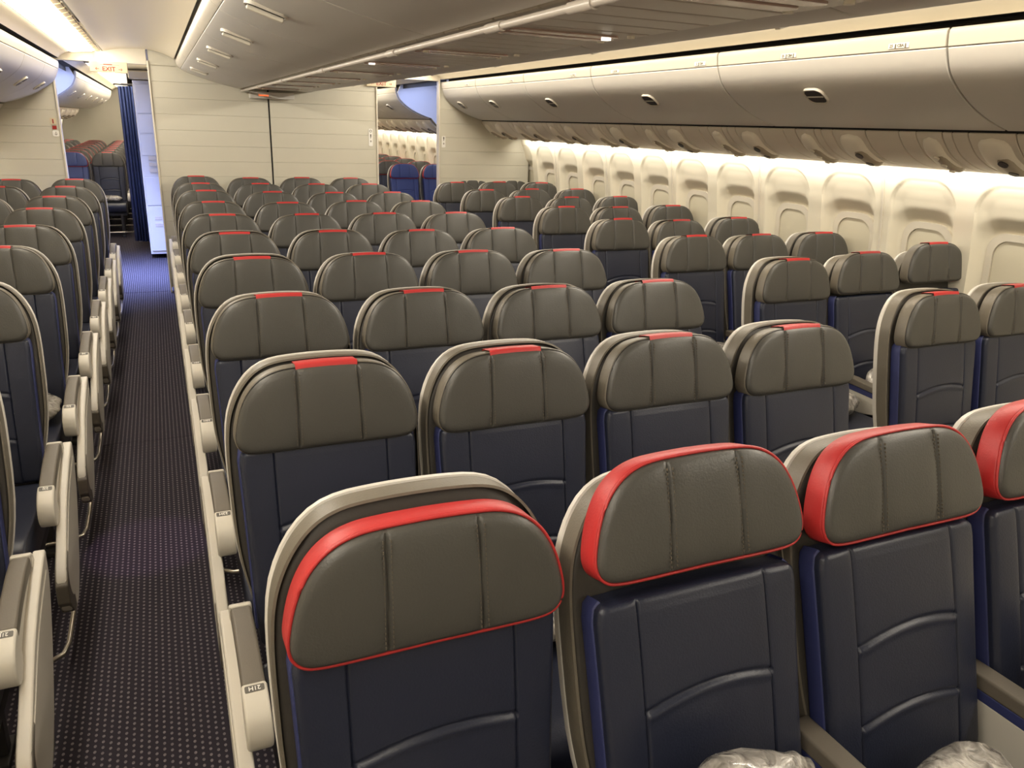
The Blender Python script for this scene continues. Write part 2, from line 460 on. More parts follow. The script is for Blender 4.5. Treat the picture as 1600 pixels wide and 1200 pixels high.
# arms: local to the arm centre line, y relative to the headrest plane
pad_poly = [tuple(p) for p in spline([(-0.085, 0.606), (-0.16, 0.612), (-0.26, 0.608), (-0.352, 0.594)], 4)] + [tuple(p) for p in spline([(-0.352, 0.560), (-0.26, 0.572), (-0.16, 0.574), (-0.085, 0.566)], 4)]
ME_PAD = prism('arm_pad', pad_poly, -0.0235, 0.0235, 'x', M_PAD, 0.007)
cap_poly = [tuple(p) for p in spline([(-0.352, 0.598), (-0.395, 0.588), (-0.428, 0.566), (-0.440, 0.530), (-0.430, 0.496), (-0.405, 0.482), (-0.375, 0.490), (-0.352, 0.520)], 4)]
ME_CAP = prism('arm_cap', cap_poly, -0.0255, 0.0255, 'x', M_PLAST, 0.007)
ME_RCAP = prism('arm_rear_cap', [(-0.085, 0.609), (-0.06, 0.600), (-0.045, 0.57), (-0.045, 0.53), (-0.085, 0.53)], -0.0255, 0.0255, 'x', M_PLAST, 0.006)
body_poly = [(-0.05, 0.565), (-0.16, 0.572), (-0.26, 0.57), (-0.37, 0.556), (-0.38, 0.50), (-0.30, 0.505), (-0.20, 0.49), (-0.12, 0.47), (-0.05, 0.47)]
ME_ABODY = prism('armrest', body_poly, -0.020, 0.020, 'x', M_PLAST, 0.006)
pad2 = [(-0.085, 0.598), (-0.24, 0.600), (-0.44, 0.585), (-0.458, 0.572), (-0.452, 0.556), (-0.24, 0.566), (-0.085, 0.562)]
ME_PAD2 = prism('arm_pad', pad2, -0.025, 0.025, 'x', M_PAD, 0.006)
ME_STRIP2 = prism('arm_strip', [(-0.09, 0.562), (-0.24, 0.565), (-0.445, 0.555), (-0.445, 0.532), (-0.24, 0.540), (-0.09, 0.538)], -0.021, 0.021, 'x', M_NAVYF, 0.003)
ME_ABODY2 = prism('armrest', [(-0.09, 0.539), (-0.24, 0.541), (-0.44, 0.534), (-0.43, 0.470), (-0.34, 0.448), (-0.2, 0.430), (-0.09, 0.43)], -0.019, 0.019, 'x', M_PLAST, 0.005)
# end bay panel beside the aisle
bay = [tuple(p) for p in spline([(-0.05, 0.575), (-0.13, 0.562), (-0.22, 0.540), (-0.31, 0.512), (-0.39, 0.475), (-0.49, 0.415), (-0.57, 0.370), (-0.605, 0.325), (-0.605, 0.265), (-0.56, 0.205), (-0.45, 0.170), (-0.335, 0.21), (-0.215, 0.305), (-0.105, 0.425), (-0.055, 0.505)], 3)]
ME_BAY = prism('end_bay', bay, -0.016, 0.016, 'x', M_BAY, 0.006)
c_ = (sum(p[0] for p in bay) / len(bay), sum(p[1] for p in bay) / len(bay))
bay_in = [(c_[0] + (p[0] - c_[0]) * 0.86, c_[1] + (p[1] - c_[1]) * 0.80) for p in bay]
ME_BAYP = prism('bay_panel', bay_in, -0.006, 0.006, 'x', M_BAY, 0.004)
ME_FOOTCAP = prism('bay_toe', [(-0.51, 0.395), (-0.575, 0.362), (-0.61, 0.322), (-0.61, 0.262), (-0.56, 0.202), (-0.50, 0.185)], -0.0185, 0.0185, 'x', M_PAD, 0.005)


def bag_bar(sx):
    b = MB(); b.tube([(sx * 0.0, -0.16, 0.27), (sx * 0.0, -0.20, 0.14), (sx * 0.0, -0.26, 0.085), (sx * 0.0, -0.40, 0.07), (sx * 0.0, -0.56, 0.07), (sx * -0.012, -0.615, 0.07), (sx * -0.05, -0.645, 0.07), (sx * -0.16, -0.65, 0.07), (sx * -0.40, -0.65, 0.07)], 0.0085, 10)
    return b.mesh('baggage_bar', M_CHROME)


ME_BAR = {1: bag_bar(1), -1: bag_bar(-1)}


def leg_mesh(y):
    b = MB(); b.box(-0.018, 0.018, y - 0.02, y + 0.02, 0.02, 0.30); b.box(-0.024, 0.024, y - 0.06, y + 0.06, 0.0, 0.022)
    return bevelled('leg', b.v, b.f, M_DARK, 0.004)


ME_LEGF, ME_LEGR = leg_mesh(-0.44), leg_mesh(-0.02)
ME_NPLATE = prism('number_plate', rrect(0.019, 0.0080, 0.003, 3), 0, 0.0012, 'z', M_PLATE, 0)
TXT = {}


def seat_text(s):
    if s not in TXT: TXT[s] = text_mesh(s, 0.0140, M_WHITE)
    return TXT[s]


def back_part(name, me, root, tilt, yh, dz=0.0, parent=None, **p):
    if parent is not None:
        return ob(name, me, parent, **p)
    o = ob(name, me, root, (0, yh, HINGE_Z), **p); o.rotation_euler = (-tilt, 0, 0)
    if dz:
        o.location = (0, yh + dz[1], HINGE_Z + dz[0])
    return o


def number_on(arm, s):
    p = ob('number_plate', ME_NPLATE, arm, (0, -0.370, 0.5945)); p.rotation_euler = (R(-13), 0, R(180))
    t = ob('seat_number', seat_text(s), arm, (0, -0.370, 0.5962)); t.rotation_euler = (R(-13), 0, R(180))


def seat(x, y, label, group, tilt=12, raise_=0.0, red=False, blue=False, aisle=0, code=None, inner=(), stitch=False, legs=True, nod=0.0, sx_=1.0, arm_drop=0.012, arm_fwd=0.03, arm_pitch=0.0, pitch_in=0.2415):
    """aisle: -1/+1 puts a full armrest and end bay on that side; inner: sides that get a plain middle armrest"""
    t = R(tilt); yh = -0.70 * math.sin(t); h = 0.70
    root = thing('airline_seat', label, 'seat', (x, y, 0), group); root.scale.x = sx_
    back_part('back_shell', ME_SHELL, root, t, yh)
    cv = back_part('back_cover', ME_COVER, root, t, yh); ob('cover_edge_band', ME_CBAND, cv)
    bk = back_part('backrest', ME_BACKB if blue else ME_BACK, root, t, yh)
    ob('side_gusset', ME_GUSSET, bk); ob('side_gusset', ME_GUSSET_M, bk)
    d = HZ + raise_
    hd = ob('headrest', ME_HEADB if blue else ME_HEAD, root, (0, yh + d * math.sin(t) - (0.018 if red else 0.008), HINGE_Z + d * math.cos(t))); hd.rotation_euler = (-t + R(nod), 0, 0)
    ob('piping', ME_PIPE_RED if red else ME_PIPE, hd)
    if red: ob('headrest_band', ME_HBAND_RED, hd, label='red leather band')
    else:
        ob('headrest_band', ME_HBAND, hd); ob('red_tab', ME_TAB, hd, label='red leather tab')
    if stitch: ob('stitching', ME_STITCH, hd, kind='stuff')
    ob('seat_cushion', ME_PAN, root, (0, -0.13, 0)); ob('seat_frame', ME_FRAME, root, (0, -0.13, 0))
    if legs:
        for sx in (-0.13, 0.13):
            ob('leg', ME_LEGF, root, (sx, -0.13, 0)); ob('leg', ME_LEGR, root, (sx, -0.13, 0))
    if aisle:
        ax = aisle * 0.2415
        th = R(arm_pitch)
        a = ob('armrest', ME_ABODY, root, (ax / sx_, -arm_fwd - 0.06 - (-0.06 * math.cos(th) - 0.58 * math.sin(th)), -arm_drop + 0.58 - (-0.06 * math.sin(th) + 0.58 * math.cos(th)))); a.rotation_euler = (th, 0, 0); ob('arm_pad', ME_PAD, a); ob('arm_cap', ME_CAP, a); ob('arm_rear_cap', ME_RCAP, a)
        if code: number_on(a, code)
        b = ob('end_bay', ME_BAY, root, (aisle * 0.272 / sx_, -0.02, -0.01)); ob('bay_panel', ME_BAYP, b, (aisle * 0.013, 0, 0)); ob('bay_toe', ME_FOOTCAP, b)
        ob('baggage_bar', ME_BAR[aisle], root, (aisle * 0.256 / sx_, 0, 0))
    for s in inner:
        a = ob('armrest', ME_ABODY2, root, (s * pitch_in / sx_, 0, -0.008)); ob('arm_pad', ME_PAD2, a); ob('arm_strip', ME_STRIP2, a)
    return root


# ------------------------------------------------------------------ setting: floor, walls, ceiling
def plane_box(name, x0, x1, y0, y1, z0, z1, mt): return MB().box(x0, x1, y0, y1, z0, z1).mesh(name, mt)


struct('floor', plane_box('floor', -2.9, 2.9, -2, 4.33, -0.05, 0, M_CARPET))
struct('floor', plane_box('floor', -2.9, 2.9, 4.334, 8.36, -0.05, 0, M_CARPET))
struct('floor', plane_box('floor', -2.9, 2.9, 8.372, 21, -0.05, 0, M_CARPET))
struct('floor', plane_box('floor', -2.9, 2.9, -2, 21, -0.1, -0.051, M_GAP))

# sidewall contour (half width at height z)
SWP = [(0.0, 2.50), (0.12, 2.62), (0.35, 2.745), (0.6, 2.775), (0.85, 2.775), (1.1, 2.755), (1.35, 2.72), (1.58, 2.675)]


def sw(z):
    for (a, b) in zip(SWP, SWP[1:]):
        if z <= b[0]:
            t = (z - a[0]) / (b[0] - a[0]); return a[1] + (b[1] - a[1]) * t
    return SWP[-1][1]


PW = 1.04
WZ0, WZ1, WHW = 0.80, 1.205, 0.128        # the shade opening


def recess(y, z):
    best = 0
    for c in (0.26, 0.78):
        dy = abs(y - c); hw = 0.205
        zt, zb, rr = 1.475, 0.60, 0.15
        # signed distance inside a tall rounded box
        qx = dy - (hw - rr); qz = abs(z - (zt + zb) / 2) - ((zt - zb) / 2 - rr)
        sd = rr - math.hypot(max(qx, 0), max(qz, 0)) if max(qx, qz) > 0 else rr - max(qx, qz)
        if sd <= 0: continue
        t = max(0, min(1, (1.475 - z) / 0.235))
        wx_, wz_ = dy - (WHW + 0.035 - 0.10), abs(z - (WZ0 + WZ1) / 2) - ((WZ1 - WZ0) / 2 + 0.035 - 0.10)
        sdw = math.hypot(max(wx_, 0), max(wz_, 0)) + min(max(wx_, wz_), 0) - 0.10
        cres = smooth(0.085, 0.004, sdw)
        dep = 0.032 * t ** 1.25 * smooth(0, 0.07, sd) + 0.034 * cres * smooth(0, 0.03, sd)
        best = max(best, (0.008 + 0.006 * min(1, t * 4)) * smooth(0, 0.008, sd) + dep)
    return best


def sidewall_panel():
    ny, nz = 168, 170; v = []; f = []
    for j in range(nz + 1):
        z = 0.02 + (1.575 - 0.02) * j / nz
        for i in range(ny + 1):
            y = 0.004 + (PW - 0.008) * i / ny
            v.append((sw(z) + recess(y, z) + (0.004 if i in (0, ny) else 0), y, z))
    for j in range(nz):
        for i in range(ny): a = j * (ny + 1) + i; f.append((a, a + 1, a + ny + 2, a + ny + 1))
    return mesh('sidewall_panel', v, f, M_WALL, 60)


def mirror_x(me, name):
    m2 = me.copy(); m2.name = name
    for vv in m2.vertices: vv.co.x = -vv.co.x
    m2.flip_normals(); return m2


ME_SWP = {1: sidewall_panel()}; ME_SWP[-1] = mirror_x(ME_SWP[1], 'sidewall_panel')


def ring(name, outer, inner, x0, x1, mt, lipx=0.0):
    """frame between two loops in (y,z), from x0 to x1"""
    n = len(outer); v = [(x0, *p) for p in outer] + [(x0, *p) for p in inner] + [(x1, *p) for p in outer] + [(x1, *p) for p in inner]
    f = []
    for i in range(n):
        j = (i + 1) % n
        f += [(i, j, n + j, n + i), (2 * n + i, 3 * n + i, 3 * n + j, 2 * n + j), (i, 2 * n + i, 2 * n + j, j), (n + i, n + j, 3 * n + j, 3 * n + i)]
    return mesh(name, v, f, mt, 40)


def wloop(hw, z0, z1, r): return rrect(hw, (z1 - z0) / 2, r, 6, 0, (z0 + z1) / 2)


WX = 2.755 + 0.078


def tilt_loop(me, sgn):
    for vv in me.vertices: vv.co.x = sgn * (vv.co.x + (sw(vv.co.z) - 2.765) * 0.9)
    return me


ME_WIN = {}; ME_WSH = {}
for s in (1, -1):
    ME_WIN[s] = tilt_loop(ring('window', wloop(WHW + 0.035, WZ0 - 0.035, WZ1 + 0.035, 0.10), wloop(WHW, WZ0, WZ1, 0.085), WX - 0.005, WX + 0.03, M_TRIM), s)
    ME_WSH[s] = tilt_loop(prism('shade', wloop(WHW - 0.002, WZ0 + 0.002, WZ1 - 0.002, 0.083), WX + 0.004, WX + 0.008, 'x', M_SHADE, 0), s)
nwin = [0]


def strip_along(ws, y0, y1, off=0.004, mt=M_TRIM, name='joint_strip', s=1):
    v = []; f = []; zs = [0.05 + 1.5 * k / 20 for k in range(21)]
    for z in zs:
        w = sw(z)
        for dx, y in ((0.004, y0), (-off, y0 + 0.003), (-off, y1 - 0.003), (0.004, y1)): v.append((s * (w + dx), y, z))
    for k in range(20):
        for q in range(3): f.append((k * 4 + q, k * 4 + q + 1, k * 4 + 5 + q, k * 4 + 4 + q))
    return mesh(name, v, f, mt)


def wall_side(s, y0, npan, name, ya, yb):
    v = []; f = []
    P = SWP + [(2.3, 2.55)]
    for z, w in P: v += [(s * (w + 0.13), ya, z), (s * (w + 0.13), yb, z)]
    for i in range(len(P) - 1): f.append((2 * i, 2 * i + 1, 2 * i + 3, 2 * i + 2))
    wl = struct(name, mesh(name, v, f, M_WALL))
    js = strip_along(0, -0.010, 0.010, s=s)
    for k in range(npan):
        yy = y0 + k * PW
        ob('sidewall_panel', ME_SWP[s], wl, (0, yy, 0)); ob('joint_strip', js, wl, (0, yy, 0))
        for c in (0.26, 0.78):
            nwin[0] += 1
            w = struct('window_%d' % nwin[0], ME_WIN[s], (0, yy + c, 0)); ob('shade', ME_WSH[s], w)
    return wl


wall_side(1, 2.29 - PW * 2, 8, 'wall_right', -2, 8.31)        # 16 windows in the main cabin
wall_side(1, 10.35, 8, 'wall_right', 8.37, 21)
wall_side(-1, 2.29 - PW * 2, 8, 'wall_left', -2, 8.31)
wall_side(-1, 10.35, 8, 'wall_left', 8.37, 21)
struct('wall_front', plane_box('wall_front', -2.9, 2.9, -2.05, -2, 0, 2.4, M_PART))


# partition across the cabin, built of boarded laminate planks
def partition(name, x0, x1, z1=2.13, y=8.30, th=0.06, hp=0.14, z0=0.13):
    w = struct(name, plane_box(name, x0 + 0.003, x1 - 0.003, y + 0.012, y + th, 0.05, z1, M_PART))
    n = int(math.ceil((z1 - z0) / hp)); pm = bbox('plank', x0 + 0.002, x1 - 0.002, y, y + 0.016, 0.0004, hp - 0.0004, M_PART, 0.0013, 1)
    for k in range(n): ob('plank', pm, w, (0, 0, z0 + k * hp - (0.012 if k == n - 1 else 0)))
    return w


partition('wall_rear', -2.79, -1.805)
wc = partition('wall_rear', -1.03, -0.006)
partition('wall_rear', 0.006, 1.055)
partition('wall_rear', 1.735, 2.79, 2.06)
for x in (-1.80, -1.035, 1.06, 1.73):
    struct('trim_1', bbox('trim_1', x - 0.008, x + 0.008, 8.285, 8.365, 0.0, 2.12, M_TRIM, 0.004))
struct('trim_2', plane_box('trim_2', -0.006, 0.006, 8.308, 8.33, 0.05, 1.93, M_GAP))
# lavatory block behind the middle partition and its flank toward the aisle
struct('wall_lavatory', plane_box('wall_lavatory', -1.0, 1.03, 8.361, 10.3, 0.02, 2.3, M_LAV))
for x0, x1, nm in ((-1.80, -1.035, 'beam'), (1.06, 1.73, 'beam')):
    struct('trim_3', bbox('trim_3', x0 + 0.008, x1 - 0.008, 8.29, 8.36, 2.085, 2.40, M_TRIM, 0.005))


# ceilings over the aisles
def sweep(name, prof, y0, y1, mt, sgn=1, ny=1, thick=None):
    v = []; f = []; n = len(prof)
    for j in range(ny + 1):
        y = y0 + (y1 - y0) * j / ny
        for x, z in prof: v.append((sgn * x, y, z))
    for j in range(ny):
        for i in range(n - 1): a = j * n + i; f.append((a, a + 1, a + n + 1, a + n))
    return mesh(name, v, f, mt, 50)


dome = [tuple(p) for p in spline([(0.815, 2.145), (0.90, 2.185), (1.0, 2.208), (1.12, 2.214), (1.27, 2.205), (1.385, 2.178)], 5)]
for s in (-1, 1):
    for ya, yb in ((-2, 8.29), (8.36, 21)):
        struct('ceiling', sweep('ceiling', dome, ya, yb, M_CEIL, s))
        struct('ceiling', sweep('ceiling', [(1.395, 2.178), (1.45, 2.175)], ya, yb, M_CEIL, s))
        struct('ceiling', sweep('ceiling', [(1.645, 2.154), (1.685, 2.143), (1.72, 2.124), (1.742, 2.102)], ya, yb, M_CEIL, s))
        struct('ceiling', sweep('ceiling', [(1.746, 2.103), (1.83, 2.106), (1.83, 2.06)], ya, yb, M_GAP, s))
struct('ceiling', plane_box('ceiling', -2.9, 2.9, -2, 21, 2.42, 2.46, M_GAP))
lampn = {-1: 'warm white ceiling lamp band above the carpeted aisle', 1: 'warm white ceiling lamp band above the far aisle by the window bins'}
for s in (-1, 1):
    for ya, yb, w in ((-1.9, 8.28, ''), (10.0, 18.9, ' beyond the partition')):
        t = thing('ceiling_lamp', lampn[s] + w, 'light', (0, 0, 0), 'ceiling lamp bands')
        ob('diffuser', sweep('diffuser', [(1.455, 2.176), (1.48, 2.166), (1.55, 2.160), (1.62, 2.154), (1.64, 2.154)], ya, yb, M_LAMP, s), t)
# air grille beside the lamp: slots one by one
for s in (-1,):
    g = thing('air_grille', 'long slotted air grille beside the bright ceiling lamp band', 'vent', (0, 0, 0))
    slot = MB().box(-0.018, 0.018, -0.085, 0.085, -0.005, 0.005); sm = bevelled('slat', slot.v, slot.f, M_GRILLE, 0.002)
    for k in range(40):
        o = ob('slat', sm, g, (s * 1.422, 0.3 + k * 0.2, 2.172)); o.rotation_euler = (0, s * R(15), 0)


# ------------------------------------------------------------------ overhead bins
RB = [(1.752, 2.078), (1.743, 2.068), (1.742, 2.05), (1.748, 2.01)]
RB2 = [tuple(p) for p in spline([(1.749, 2.006), (1.785, 1.928), (1.855, 1.862), (1.96, 1.798), (2.08, 1.748), (2.19, 1.716)], 5)]


def thick_sweep(name, prof, y0, y1, d, mt, sgn=1, bev=0.004):
    """strip with thickness d behind the profile"""
    n = len(prof); back = []
    for i, p in enumerate(prof):
        a = prof[max(i - 1, 0)]; b = prof[min(i + 1, n - 1)]
        t = Vector((b[0] - a[0], b[1] - a[1])).normalized(); nn = (-t.y, t.x)
        back.append((p[0] + nn[0] * d, p[1] + nn[1] * d))
    poly = [(sgn * x, z) for x, z in prof] + [(sgn * x, z) for x, z in reversed(back)]
    return prism(name, poly, y0, y1, 'y', mt, bev, 2)


def latch(sgn):
    """oval recess with a bar: local x along the cabin, local y down the door, local z out of the door"""
    return None


def latch_parts(parent, w, h, pos, nrm, tang):
    """bezel > recess, bar as sub-parts; tang = direction down the door, nrm = outward"""
    z = Vector(nrm).normalized(); y = Vector(tang).normalized(); x = y.cross(z)
    rot = Matrix((x, y, z)).transposed().to_euler()
    key = (w, h)
    if key not in LM:
        o_ = rrect(w, h, min(w, h) * 0.75, 6); i_ = rrect(w - 0.009, h - 0.009, min(w, h) * 0.75 - 0.009, 6)
        n = len(o_); v = [(*p, -0.008) for p in o_] + [(*p, 0.004) for p in [(a * 0.97, b * 0.97) for a, b in o_]] + [(*p, 0.0035) for p in i_] + [(*p, -0.002) for p in i_]
        f = []
        for k in range(3):
            for i in range(n): j = (i + 1) % n; f.append((k * n + i, k * n + j, (k + 1) * n + j, (k + 1) * n + i))
        LM[key] = (mesh('latch', v, f, M_BINB), prism('latch_recess', i_, -0.003, 0.0005, 'z', M_LATCH, 0),
                   (bbox('latch_bar', -(w - 0.012), (w - 0.012), -0.004, 0.004, 0.0004, 0.005, M_LBAR, 0.002) if w > h else bbox('latch_bar', -0.012, 0.012, -h * 0.85, h * 0.85, 0.002, 0.018, M_TRIM, 0.006)))
    a = ob('latch', LM[key][0], parent, pos); a.rotation_euler = rot
    for nm, me, lb in (('latch', LM[key][0], None),): pass
    b = ob('latch_recess', LM[key][1], parent, pos); b.rotation_euler = rot
    c = ob('latch_bar', LM[key][2], parent, pos); c.rotation_euler = rot


LM = {}
ordn = ['first', 'second', 'third', 'fourth', 'fifth', 'sixth', 'seventh', 'eighth', 'ninth', 'tenth', 'eleventh', 'twelfth', 'thirteenth']


def side_bin(s, ya, yb, label, group, latch_y=None, placards=()):
    g = 0.005
    root = thing('overhead_bin', label, 'luggage bin', (0, ya, 0), group)
    L = yb - ya
    cav = [(1.80, 2.07), (1.775, 2.02)] + [(x + 0.02, z + 0.022) for x, z in RB2] + [(2.205, 1.74), (2.62, 1.80), (2.62, 2.12), (1.9, 2.16)]
    ob('bin_body', prism('bin_body', [(s * x, z) for x, z in cav], 0.002, L - 0.002, 'y', M_BODY, 0), root)
    d = ob('door', thick_sweep('door', RB2, g, L - g, 0.022, M_BIN, s), root)
    bd = ob('top_band', thick_sweep('top_band', RB, g, L - g, 0.022, M_BINB, s), root)
    ly = (latch_y if latch_y is not None else (ya + yb) / 2) - ya
    latch_parts(d, 0.064, 0.054, (s * 1.8606, ly, 1.8496), (-s * 0.56, 0, -0.83), (s * 0.83, 0, -0.56))
    for py, tx in placards:
        p = ob('placard', bbox('placard', -0.001, 0.001, -0.050, 0.050, -0.0095, 0.0095, M_PSUL, 0.0005, 1), bd, (s * 1.7438, py - ya, 2.028))
        t = ob('placard_lettering', text_mesh(tx, 0.0165, M_DKTXT), bd, (s * 1.7412, py - ya, 2.028)); t.rotation_euler = (R(90), 0, R(-90))
    return root


edges = [-0.48, 0.91, 2.30, 3.69, 5.08, 6.20, 7.29, 8.27]
lat = [None, None, 3.06, 4.49, 5.90, 7.09, 7.96]
rows_txt = ['', '', '25 |CBA|', '25 |CBA|', '2 |ABC', '27 |CBA|', '28 |CBA|']
for i in range(1, 7):
    a, b = edges[i], edges[i + 1]
    pl = [] if i < 2 else [(a + 0.32 * (b - a) / 1.39, '25 \u25aeCBA\u25ae'), (b - 0.42, '2  \u25aeCBA')][:2 if i == 2 else 1]
    if i == 2: pl = [(2.52, '25 \u25aeCBA\u25ae'), (3.15, '25 \u25aeCBA\u25ae')]
    if i == 3: pl = [(3.84, '2 \u25aeCBA'), (4.75, '2 \u25aeCBA')]
    side_bin(1, a, b, 'closed grey overhead bin above the windows, %s from the camera along the window side' % ordn[i - 1], 'window side overhead bins', lat[i], pl)
for i in range(3, 7):
    side_bin(-1, edges[i], edges[i + 1], 'closed grey overhead bin on the left across the aisle, %s from the partition' % ordn[6 - i], 'overhead bins across the aisle')
for k in range(6):
    a = 10.05 + 1.39 * k
    side_bin(1, a, a + 1.39, 'grey overhead bin seen through the right doorway, %s beyond the partition' % ordn[k], 'overhead bins beyond the partition')
    side_bin(-1, a, a + 1.39, 'grey overhead bin seen through the left doorway, %s beyond the partition' % ordn[k], 'overhead bins beyond the partition')

# centre bins: two doors, hung over the middle block
CBP = [tuple(p) for p in spline([(-0.803, 2.135), (-0.795, 2.095), (-0.755, 2.058), (-0.67, 2.022), (-0.55, 1.984), (-0.40, 1.946), (-0.255, 1.918)], 5)]


CBR = [tuple(p) for p in spline([(-0.803, 2.135), (-0.795, 2.09), (-0.755, 2.046), (-0.67, 1.996), (-0.55, 1.953), (-0.42, 1.925), (-0.33, 1.916), (-0.255, 1.926)], 5)]


def centre_bin(ya, yb, label, handle=None):
    g = 0.005; L = yb - ya
    root = thing('overhead_bin', label, 'luggage bin', (0, ya, 0), 'middle overhead bins')
    up_ = [(x * 0.99, z + 0.010) for x, z in CBP]
    poly = up_ + [(-x, z) for x, z in reversed(up_)] + [(0.77, 2.25), (-0.77, 2.25)]
    i_ = len(up_); poly[i_:i_] = [(-0.246, 1.947), (0.246, 1.947)]
    ob('bin_body', prism('bin_body', poly, 0.002, L - 0.002, 'y', M_EDGELIT, 0), root)
    for s in (1, -1):
        C2 = CBP if s == 1 else CBR
        k = 9
        d = ob('door', thick_sweep('door', C2[k:], g, L - g, 0.018, M_BIN, s), root)
        ob('top_band', thick_sweep('top_band', C2[:k + 1], g, L - g, 0.018, M_BINB, s), root)
        if handle is not None:
            latch_parts(d, 0.042, 0.074, (s * -0.6565, handle - ya, 2.0115 - (0.024 if s == -1 else 0)), (-s * 0.30, 0, -0.955), (s * 0.955, 0, -0.30))
    return root


ce = [0.30, 1.38, 2.46, 3.53, 4.56, 5.63, 6.77, 7.90, 8.27]
hd = [None, 1.92, 3.00, 4.03, 5.08, 6.19, 7.34, None]
for i in range(8):
    centre_bin(ce[i], ce[i + 1], 'grey overhead bin hanging over the middle block, %s from the camera' % ordn[i], hd[i] if i != 0 else 0.84)
# rails and clips under the centre bins
for s, lb in ((-1, 'thin grey rail under the middle bins along their near doors'),):
    t = thing('rail', lb, 'rail', (0, 0, 0))
    ob('tube', MB().tube([(s * 0.247, 0.3, 1.899), (s * 0.247, 8.27, 1.899)], 0.0095, 12).mesh('tube', M_PSUC), t)
    cm = MB().tube([(0, -0.05, 0), (0, 0.05, 0)], 0.0125, 12).mesh('clip', M_PSUC)
    for yy in (1.05, 1.25, 1.5, 1.95, 2.9, 4.2, 5.6, 6.9): ob('clip', cm, t, (s * 0.247, yy, 1.8985))

# ------------------------------------------------------------------ centre passenger service panels
pill = prism('lamp_recess', rrect(0.165, 0.026, 0.025, 6), -0.004, 0.003, 'z', M_PINK, 0.002)
knob = MB().tube([(0, 0, -0.006), (0, 0, 0.004)], 0.011, 12).mesh('knob', M_PSUL)
spot = MB().tube([(0, 0, -0.006), (0, 0, 0.004)], 0.014, 14).mesh('reading_lamp', M_SPOT)
wide = bbox('slab', -0.236, 0.236, 0.004, 0.246, -0.006, 0.012, M_PSUC, 0.005)
slat = bbox('slab', -0.236, 0.236, 0.003, 0.132, -0.006, 0.012, M_PSUC, 0.006)
lit = {1: 1.05, 3: -0.1}
for r in range(10):
    yy = 0.42 + 0.787 * r
    t = thing('service_panel', 'grey reading light panel under the middle bins, %s from the camera' % ordn[r], 'panel', (0, yy, 1.924), 'middle reading light panels')
    ob('slab', wide, t)
    for k in range(4): ob('slab', slat, t, (0, 0.25 + 0.134 * k, 0))
    ob('lamp_recess', pill, t, (0.02, 0.10, -0.007)); ob('lamp_recess', pill, t, (0.02, 0.18, -0.007))
    for px_, py_ in ((-0.20, 0.05), (0.20, 0.05), (-0.20, 0.21), (0.195, 0.21)): ob('knob', knob, t, (px_, py_, -0.007))
    ob('reading_lamp', spot if r in (2, 4) else knob, t, (-0.13 if r != 2 else 0.15, 0.10, -0.011))

# ------------------------------------------------------------------ side passenger service panels
SP = [tuple(p) for p in spline([(2.205, 1.705), (2.225, 1.672), (2.285, 1.615), (2.37, 1.572), (2.46, 1.546), (2.565, 1.531)], 4)]


def sp_at(t):
    k = t * (len(SP) - 1); i = min(int(k), len(SP) - 2); f_ = k - i
    p = (SP[i][0] + (SP[i + 1][0] - SP[i][0]) * f_, SP[i][1] + (SP[i + 1][1] - SP[i][1]) * f_)
    tg = Vector((SP[i + 1][0] - SP[i][0], SP[i + 1][1] - SP[i][1])).normalized(); return p, tg


def pod(name, t0, t1, hw, h, mt, s):
    """raised pill lying along the panel's curve, hw half width along the cabin"""
    v = []; f = []; n = 14; m_ = 9
    for i in range(n + 1):
        u = i / n; t = t0 + (t1 - t0) * u; p, tg = sp_at(t); nn = (tg.y, -tg.x)
        w = hw * math.sqrt(max(0, 1 - max(0, abs(2 * u - 1) - 0.45) ** 2 / 0.55 ** 2)) + 0.001
        for j in range(m_ + 1):
            a = -1 + 2 * j / m_; hh = h * (1 - a ** 4) * (1 - abs(2 * u - 1) ** 6) - 0.001
            v.append((s * (p[0] + nn[0] * hh), a * w, p[1] + nn[1] * hh))
    for i in range(n):
        for j in range(m_): a = i * (m_ + 1) + j; f.append((a, a + 1, a + m_ + 2, a + m_ + 1))
    return mesh(name, v, f, mt, 70)


SEGS = [('blank', 0.20), ('lamp', 0.22), ('thin', 0.08), ('thin', 0.05), ('vent', 0.14), ('thin', 0.097)]
SPM = {}


